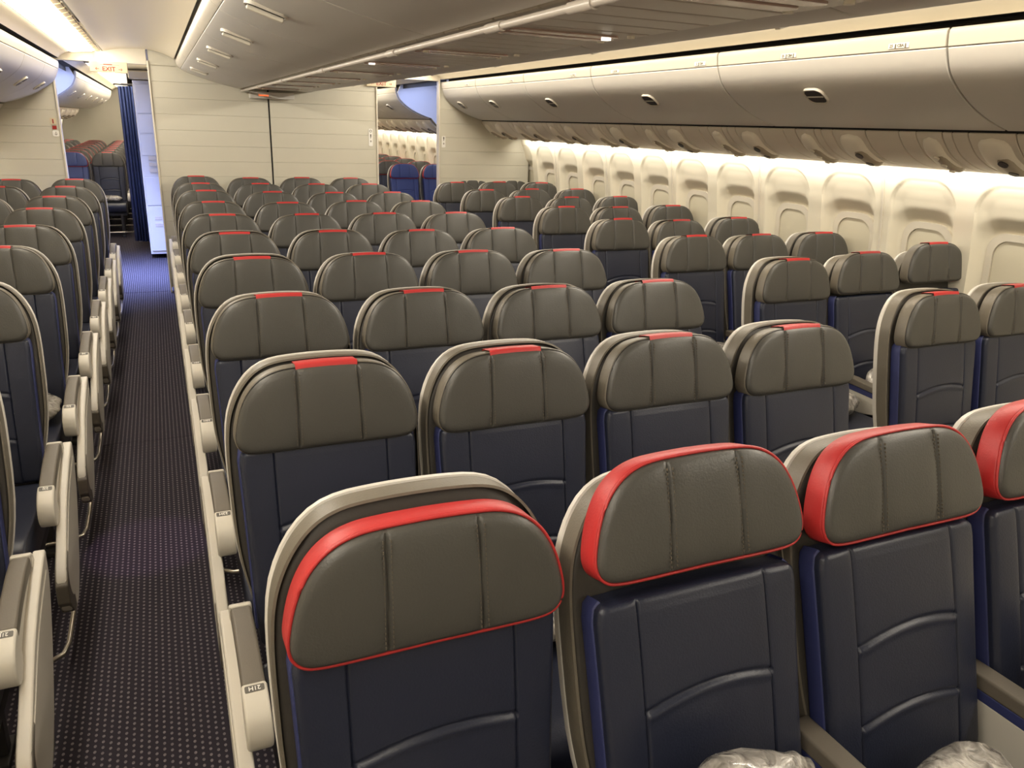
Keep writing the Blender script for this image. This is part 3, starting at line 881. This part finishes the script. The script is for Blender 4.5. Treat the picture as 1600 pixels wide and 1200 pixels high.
def side_psu(s, y, label, group):
    root = thing('service_panel', label, 'panel', (0, y, 0), group)
    yy = 0
    for kind, w in SEGS:
        if (s, w) not in SPM: SPM[(s, w)] = thick_sweep('slab', SP, 0.0022, w - 0.0022, 0.02, M_PSU, s, 0.004)
        ob('slab', SPM[(s, w)], root, (0, yy, 0))
        if kind != 'blank' and kind != 'thin':
            key = (s, kind)
            if key not in SPM:
                ps = {}
                if kind == 'lamp':
                    ps['pod'] = pod('lamp_pod', 0.12, 0.80, 0.078, 0.026, M_PSUL, s); ps['inset'] = pod('lamp_inset', 0.32, 0.78, 0.044, 0.0305, M_PODD, s)
                else:
                    ps['pod'] = pod('vent_pod', 0.14, 0.84, 0.050, 0.022, M_PSUL, s); ps['inset'] = pod('vent_inset', 0.34, 0.82, 0.029, 0.0265, M_PODD, s)
                SPM[key] = ps
                lens = MB()
                pts = ((0.48, -0.012), (0.68, -0.012)) if kind == 'lamp' else ((0.36, 0), (0.54, 0), (0.72, 0))
                for t_, oy in pts: pass
            ps = SPM[key]
            pd = ob('lamp_pod' if kind == 'lamp' else 'vent_pod', ps['pod'], root, (0, yy + w * 0.5, 0))
            ob('lamp_inset' if kind == 'lamp' else 'vent_inset', ps['inset'], pd, (0, -w * 0.12, 0))
            for t_ in ((0.44, 0.62) if kind == 'lamp' else (0.40, 0.54, 0.67)):
                p, tg = sp_at(t_); nn = (tg.y, -tg.x); r_ = 0.022 if kind == 'lamp' else 0.014
                k2 = ('lens', kind)
                if k2 not in SPM: SPM[k2] = MB().tube([(0, 0, -0.002), (0, 0, 0.005)], r_, 14).mesh('lens', M_LATCH if kind == 'lamp' else M_PSUL)
                o = ob('lens', SPM[k2], pd, (s * (p[0] + nn[0] * 0.027), -w * 0.12, p[1] + nn[1] * 0.027))
                z = Vector((s * nn[0], 0, nn[1])); x = Vector((0, 1, 0)).cross(z); o.rotation_euler = Matrix((x, Vector((0, 1, 0)), z)).transposed().to_euler()
        yy += w
    return root


for r in range(9):
    side_psu(1, 1.28 + 0.787 * r, 'beige reading light panel above the windows, %s from the camera' % ordn[r], 'window side reading light panels')
for r in range(8):
    side_psu(1, 10.1 + 0.787 * r, 'beige reading light panel above the windows beyond the right doorway, %s from the partition' % ordn[r], 'reading light panels beyond the partition')
    side_psu(-1, 10.1 + 0.787 * r, 'beige reading light panel above the windows beyond the left doorway, %s from the partition' % ordn[r], 'reading light panels beyond the partition')
struct('trim_4', sweep('trim_4', [(2.565, 1.531), (2.575, 1.54), (2.57, 1.60)], -2, 8.28, M_PSU, -1))
struct('trim_4', sweep('trim_4', SP, -2, 8.28, M_PSU, -1))
struct('trim_6', plane_box('trim_6', 0.239, 0.254, 0.3, 8.27, 1.924, 1.936, M_GAP))
struct('trim_4', sweep('trim_4', SP, -2, 1.27, M_PSU, 1))
for s_ in (1,):
    struct('trim_5', sweep('trim_5', [(x + 0.006, z + 0.006) for x, z in SP], 1.27, 8.28, M_GAP, s_))
    struct('trim_5', sweep('trim_5', [(2.19, 1.722), (2.225, 1.70), (2.25, 1.70)], -2, 8.28, M_GAP, s_))

# ------------------------------------------------------------------ door zone and rear cabin
for s in (-1, 1):
    v = [(s * 2.74, 8.37, 0), (s * 2.74, 9.99, 0), (s * 2.78, 8.37, 0.9), (s * 2.78, 9.99, 0.9), (s * 2.6, 8.37, 1.7), (s * 2.6, 9.99, 1.7), (s * 2.2, 8.37, 2.15), (s * 2.2, 9.99, 2.15), (s * 1.7, 8.37, 2.2), (s * 1.7, 9.99, 2.2)]
    struct('wall_door_zone', mesh('wall_door_zone', v, [(0, 1, 3, 2), (2, 3, 5, 4), (4, 5, 7, 6), (6, 7, 9, 8)], M_LAV))
    # bulkhead slope that closes the front end of the rear bins
    pl = [(1.80, 2.10)] + [(x + 0.01, z + 0.01) for x, z in RB2] + [(2.22, 1.70), (2.30, 1.62), (2.38, 1.58), (2.62, 1.54), (2.9, 1.54), (2.9, 2.4), (1.80, 2.4)]
    struct('wall_door_zone', prism('wall_door_zone', [(s * x, z) for x, z in pl], 10.0, 10.035, 'y', M_LAV, 0))
struct('wall_end', plane_box('wall_end', -2.9, 2.9, 19.3, 19.4, 0, 2.4, M_PART))
struct('wall_inner', plane_box('wall_inner', 0.75, 0.80, 10.4, 19.3, 0.0, 2.4, M_PART))
# galley monument with placards, facing the aisle
mon = thing('galley_cabinet', 'white galley cabinet with small placards beside the blue curtain', 'cabinet', (0, 10.42, 0))
ob('cabinet_body', bbox('cabinet_body', -1.215, 0.7, 0, 1.0, 0.05, 2.02, M_LAV, 0.006), mon)
for z0, z1 in ((0.09, 0.62), (0.63, 0.95), (1.2, 1.44), (1.45, 1.66), (1.67, 1.98)):
    ob('door', bbox('door', -1.195, -0.6, -0.012, 0.004, z0, z1, M_LAV, 0.004), mon)
for z in (1.17, 1.10, 1.03, 0.48, 0.40):
    ob('placard', bbox('placard', -1.13, -1.05, -0.016, -0.011, z - 0.02, z + 0.02, M_PSU, 0.001, 1), mon)
ob('exit_lamp', bbox('exit_lamp', -1.25, -1.02, -0.10, 0.02, 2.03, 2.12, M_SIGN, 0.02, 3), mon)
# curtain
cv = []; cf = []
for i in range(41):
    u = i / 40; x = -1.41 + 0.17 * u; y = 11.55 - 0.1 * u + 0.025 * math.sin(u * 30)
    for z in (0.06, 0.7, 1.4, 1.98): cv.append((x + 0.004 * math.sin(u * 50 + z), y, z))
for i in range(40):
    for j in range(3): a = i * 4 + j; cf.append((a, a + 1, a + 5, a + 4))
cur = thing('curtain', 'dark blue aisle curtain drawn aside next to the white galley cabinet', 'curtain', (0, 0, 0))
me = mesh('cloth', cv, cf, M_CURT, 80); so = ob('cloth', me, cur); md = so.modifiers.new('thickness', 'SOLIDIFY'); md.thickness = 0.004
ob('curtain_rail', MB().tube([(-1.45, 11.5, 2.0), (-1.2, 11.45, 2.0)], 0.012).mesh('curtain_rail', M_DARK), cur)
struct('wall_galley', plane_box('wall_galley', -1.37, -1.30, 11.9, 19.3, 0, 2.2, M_LAV))


# signs
def arrow(b, x, z, s, L=0.026):
    b.add([(x, 0, z - 0.002), (x + s * L, 0, z - 0.002), (x + s * L, 0, z + 0.002), (x, 0, z + 0.002)], [(0, 1, 2, 3)])
    for q in (-1, 1):
        tx = x + s * L
        b.add([(tx, 0, z), (tx - s * 0.010, 0, z + q * 0.010), (tx - s * 0.006, 0, z + q * 0.011), (tx + s * 0.004, 0, z)], [(0, 1, 2, 3)])


for x, lb in ((-1.355, 'cream exit sign with red letters hanging in the left doorway'), (1.105, 'cream exit sign with red letters hanging in the right doorway')):
    t = thing('exit_sign', lb, 'sign', (x, 8.27, 2.045), 'exit signs')
    ob('sign_plate', bbox('sign_plate', -0.152, 0.152, -0.008, 0.012, -0.045, 0.045, M_SIGN, 0.006), t)
    e = ob('lettering', text_mesh('EXIT', 0.052, M_REDTXT), t, (0, -0.0095, -0.016)); e.rotation_euler = (R(90), 0, 0)
    b = MB(); arrow(b, -0.078, -0.016, -1); arrow(b, 0.078, -0.016, 1); ob('arrow', b.mesh('arrow', M_REDTXT), t, (0, -0.0095, 0))
    ob('mark', bbox('mark', -0.04, 0.03, -0.0092, -0.007, 0.020, 0.026, M_REDTXT, 0.0005, 1), t)
    ob('mark', bbox('mark', -0.065, 0.085, -0.0088, -0.007, 0.0175, 0.0195, M_DKTXT, 0.0003, 1), t)
lv = thing('lavatory_sign', 'small grey sign box with glowing orange lavatory lettering under the middle bins', 'sign', (0.022, 8.20, 1.868))
ob('sign_box', bbox('sign_box', -0.205, 0.205, -0.02, 0.06, -0.03, 0.03, M_BIN, 0.005), lv)
t = ob('lettering', text_mesh('Lavatory', 0.026, M_ORANGE), lv, (-0.078, -0.0215, 0.0)); t.rotation_euler = (R(90), 0, 0)


def placard(x, z, kind, label):
    t = thing('placard', label, 'placard', (x, 8.296, z))
    if kind == 'left':
        ob('plate', prism('plate', rrect(0.024, 0.028, 0.006, 3), -0.0015, 0.003, 'y', M_SIGN, 0), t, (0, 0, 0.05))
        b = MB().box(-0.006, 0.004, -0.003, -0.001, -0.018, 0.018); ob('symbol', b.mesh('symbol', M_REDTXT), t, (0, 0, 0.05))
        ob('red_plate', prism('red_plate', rrect(0.017, 0.015, 0.002, 2), -0.0015, 0.003, 'y', M_REDTXT, 0), t, (0.004, 0, -0.002))
        ob('plate', prism('plate', rrect(0.026, 0.026, 0.012, 3), -0.0015, 0.003, 'y', M_WHITE, 0), t, (0.01, 0, -0.052))
        b = MB(); b.add([(-0.002, -0.003, 0.015), (0.002, -0.003, 0.015), (0.002, -0.003, -0.012), (-0.002, -0.003, -0.012)], [(0, 1, 2, 3)])
        for q in (-1, 1): b.add([(0, -0.003, -0.016), (q * 0.012, -0.003, -0.004), (q * 0.013, -0.003, 0), (0, -0.003, -0.011)], [(0, 1, 2, 3)])
        ob('arrow', b.mesh('arrow', M_DKTXT), t, (0.01, 0, -0.052))
    else:
        h = 0.085 if kind == 'ring' else 0.058
        ob('plate', prism('plate', rrect(0.020, h, 0.008, 3), -0.0015, 0.003, 'y', M_WHITE, 0), t)
        zt = h - 0.022
        if kind == 'ring':
            n = 18; v = []; f = []
            for k in range(n):
                a = 2 * math.pi * k / n
                v += [(0.013 * math.cos(a), -0.003, zt + 0.013 * math.sin(a)), (0.008 * math.cos(a), -0.003, zt + 0.008 * math.sin(a))]
            for k in range(n): j = (k + 1) % n; f.append((2 * k, 2 * j, 2 * j + 1, 2 * k + 1))
            ob('ring_symbol', mesh('ring_symbol', v, f, M_DKTXT), t); zt -= 0.045
        b = MB().box(-0.006, 0.006, -0.003, -0.001, zt - 0.012, zt + 0.014); b.box(-0.004, 0.004, -0.003, -0.001, zt - 0.026, zt - 0.015); ob('symbol', b.mesh('symbol', M_DKTXT), t)
        b = MB(); b.add([(-0.009, -0.003, zt - 0.052), (0.009, -0.003, zt - 0.052), (0, -0.003, zt - 0.066)], [(0, 1, 2)])
        b.box(-0.002, 0.002, -0.003, -0.001, zt - 0.054, zt - 0.042); ob('arrow', b.mesh('arrow', M_DKTXT), t)


placard(-1.85, 1.525, 'left', 'red and white safety placard with arrow on the left partition panel')
placard(0.992, 1.508, 'ring', 'small white placard with ring symbol on the middle partition by the doorway')
placard(1.78, 1.484, 'short', 'small white placard without ring on the window side partition panel')

# ------------------------------------------------------------------ seats
P_ = 0.787
cc = {'H': -0.7235, 'G': -0.2382, 'E': 0.2440, 'D': 0.7238}
cname = {'H': 'leftmost on the aisle', 'G': 'second from left', 'E': 'third from left', 'D': 'rightmost'}
SEAT = {}
for r in range(1, 11):
    y = 0.994 + P_ * (r - 1)
    for c, x in cc.items():
        red = r == 1
        look = 'red edged grey headrest seat' if red else 'red tabbed grey headrest seat'
        tl = {('H', 1): 7, ('G', 1): 16, ('E', 1): 16, ('D', 1): 15}.get((c, r), {'H': 9, 'G': 11, 'E': 12, 'D': 13}[c] + random.uniform(-1.5, 1.5))
        rs = {('G', 1): 0.050, ('E', 1): 0.03, ('D', 1): 0.038, ('H', 1): -0.006}.get((c, r), random.uniform(-0.004, 0.006))
        inner = (1,) if c != 'D' else ()
        SEAT[c, r] = seat(x, y, '%s, middle block %s row, %s' % (look, ordn[r - 1], cname[c]), 'middle block seats', tl, rs, red,
                          aisle=-1 if c == 'H' else (1 if c == 'D' else 0), code='%d%s' % (19 + r, c) if c in 'HD' else None, inner=inner, stitch=r <= 3)
yc = 1.781 + 0.246
wc_ = {'C': 1.664, 'B': 2.119, 'A': 2.592}
for r in range(2, 11):
    for c, x in wc_.items():
        if (r == 2 and c == 'A') or (r == 10 and c == 'C'): continue
        nm = {'C': 'on the aisle', 'B': 'in the middle of three', 'A': 'beside the windows'}[c]
        SEAT[c, r] = seat(x, yc + P_ * (r - 2), 'red tabbed grey headrest seat, window block %s row, %s' % (ordn[r - 2], nm), 'window block seats',
                          11 + random.uniform(-2, 2), sx_=0.945, pitch_in=0.233, raise_={('A', 3): 0.05, ('B', 3): 0.02}.get((c, r), random.uniform(-0.004, 0.008)), aisle=-1 if c == 'C' else 0, code='%dC' % (19 + r) if c == 'C' else None,
                          inner=(1,) if c in 'CB' else (), stitch=r <= 3)
yj = 1.781 + 0.451
for r in range(2, 11):
    for c, x in (('J', -1.700), ('K', -2.160)):
        if (c == 'K' and r < 7) or (c == 'J' and r == 10): continue
        nm = {'J': 'on the carpeted aisle', 'K': 'one in from the aisle'}[c]
        SEAT[c, r] = seat(x, yj + P_ * (r - 2), 'red tabbed grey headrest seat, left block %s row, %s' % (ordn[r - 2], nm), 'left block seats',
                          11 + random.uniform(-1.5, 1.5), random.uniform(-0.004, 0.006), sx_=0.945, arm_pitch=6, arm_fwd=0.06, aisle=1 if c == 'J' else 0, code='%dJ' % (19 + r) if c == 'J' else None)
# rear cabin
for k in range(8):
    for c, x in (('J', -1.690), ('K', -2.150), ('L', -2.60)):
        if c == 'L' and k < 4: continue
        nm = {'J': 'on the aisle', 'K': 'second in from the aisle', 'L': 'by the far windows'}[c]
        b = (c == 'K' and k == 0)  # this seat gets the leather with the blue light painted in
        seat(x, 13.0 + P_ * k, ('blue lit seat with red edged headrest' if b else 'dark seat with red topped headrest') + ' beyond left doorway, %s row, %s' % (ordn[k], nm), 'seats beyond the left doorway',
             11, 0, sx_=0.945, red=(c == 'K'), blue=b, aisle=1 if c == 'J' else 0)
for k in range(6):
    for c, x in (('B', 2.119), ('A', 2.592)):
        if c == 'B' and k > 2: continue
        nm = {'A': 'by the windows', 'B': 'second from windows'}[c]
        seat(x, 11.0 + P_ * k, ('blue lit seat with red edged headrest' if k == 0 else 'tan lit seat with red edged headrest') + ' beyond right doorway, %s row, %s' % (ordn[k], nm), 'seats beyond the right doorway',
             11, 0, sx_=0.945, red=True, blue=k == 0)


# ------------------------------------------------------------------ plastic wrapped pillow packs lying on the seats
def pack_mesh(seed, lx, ly, lz):
    rnd = random.Random(seed); n, m_ = 40, 24; v = []; f = []
    off = Vector((rnd.uniform(0, 50), rnd.uniform(0, 50), rnd.uniform(0, 50)))
    for j in range(m_ + 1):
        ph = -math.pi / 2 + math.pi * j / m_
        for i in range(n):
            th = 2 * math.pi * i / n
            cx = math.copysign(abs(math.cos(th)) ** 0.55, math.cos(th)); sy = math.copysign(abs(math.sin(th)) ** 0.55, math.sin(th))
            cp = math.cos(ph) ** 0.7 if math.cos(ph) > 0 else 0; sz = math.copysign(abs(math.sin(ph)) ** 0.9, math.sin(ph))
            p = Vector((cx * cp * lx, sy * cp * ly, sz * lz))
            q = Vector((p.x * 14, p.y * 14, p.z * 14)) + off
            k = abs(noise.noise(q)) * 0.6 + abs(noise.noise(q * 2.1)) * 0.4
            k2 = noise.noise(q * 0.4)
            d = Vector((p.x / lx, p.y / ly, p.z / lz * 0.8))
            p = p + d * (0.030 * (k - 0.25)) + d * 0.020 * k2
            # crimped, flattened ends of the wrapper
            e = smooth(0.78, 1.0, abs(p.x) / lx); p.z = p.z * (1 - 0.5 * e)
            p.z = max(p.z, -lz * 0.82)
            v.append(p)
    for j in range(m_):
        for i in range(n): a = j * n + i; b = j * n + (i + 1) % n; f.append((a, b, b + n, a + n))
    return mesh('pillow_pack', v, f, M_WRAP, 50)


PK = [pack_mesh(1, 0.17, 0.12, 0.055), pack_mesh(2, 0.185, 0.125, 0.05), pack_mesh(3, 0.16, 0.13, 0.06)]


def pack(c, r, label, k, x, y, z, rx=0, ry=0, rz=0, sc=1.0):
    """x across the seat from its centre, y in front of the headrest line, z height of the pack's centre"""
    s = SEAT[c, r].location
    o = thing('pillow_pack', label, 'pillow', (s.x + x, s.y + y, z), 'plastic wrapped pillow packs', PK[k])
    o.rotation_euler = (R(rx), R(ry), R(rz)); o.scale = (sc, sc, sc); return o


pack('G', 1, 'crumpled clear plastic pillow pack on the front row seat second from the aisle', 0, -0.03, -0.265, 0.625, 68, 8, -3, 0.82)
pack('E', 1, 'smooth plastic wrapped pillow pack on the front row seat third from the aisle', 1, -0.045, -0.335, 0.535, 26, 4, 4, 0.82)
pack('D', 1, 'crumpled plastic pillow pack standing on the seat at the right end of the front row', 2, -0.09, -0.25, 0.60, 65, 75, 0, 0.8)
pack('H', 1, 'plastic pillow pack showing between the two leftmost front row seats', 0, 0.0, -0.29, 0.51, 12, 0, 5, 0.8)
pack('J', 3, 'crumpled plastic pillow pack on the second left block aisle seat from the camera', 2, -0.05, -0.33, 0.565, 50, 20, 10, 0.68)
pack('J', 4, 'plastic pillow pack behind the armrest on the third left block aisle seat', 1, 0.05, -0.28, 0.512, 10, 0, -4, 0.8)
pack('J', 5, 'plastic pillow pack on the fourth left block aisle seat from the camera', 0, 0.03, -0.28, 0.512, 10, 0, 8, 0.8)
pack('E', 2, 'plastic pillow pack on the second row seat third from the aisle', 1, 0, -0.28, 0.512, 10, 0, 0, 0.8)
pack('C', 4, 'plastic pillow pack on the window block aisle seat, third row from camera', 2, 0.03, -0.28, 0.514, 10, 0, 20, 0.75)
pack('C', 3, 'shiny plastic pillow pack on the window block aisle seat, second row from camera', 2, 0.05, -0.30, 0.514, 8, 0, 30, 0.75)
pack('B', 3, 'shiny plastic pillow pack on the middle window block seat behind the white armrest', 0, -0.03, -0.27, 0.56, 50, -20, 10, 0.78)
pack('G', 2, 'plastic pillow pack on the second row seat next to the aisle seat', 1, 0.02, -0.28, 0.512, 8, 0, 4, 0.8)
thing('pillow_pack', 'plastic pillow pack on the aisle seat beyond the left doorway', 'pillow', (-1.70, 12.71, 0.505), 'plastic wrapped pillow packs', PK[1]).scale = (0.85, 0.85, 0.85)
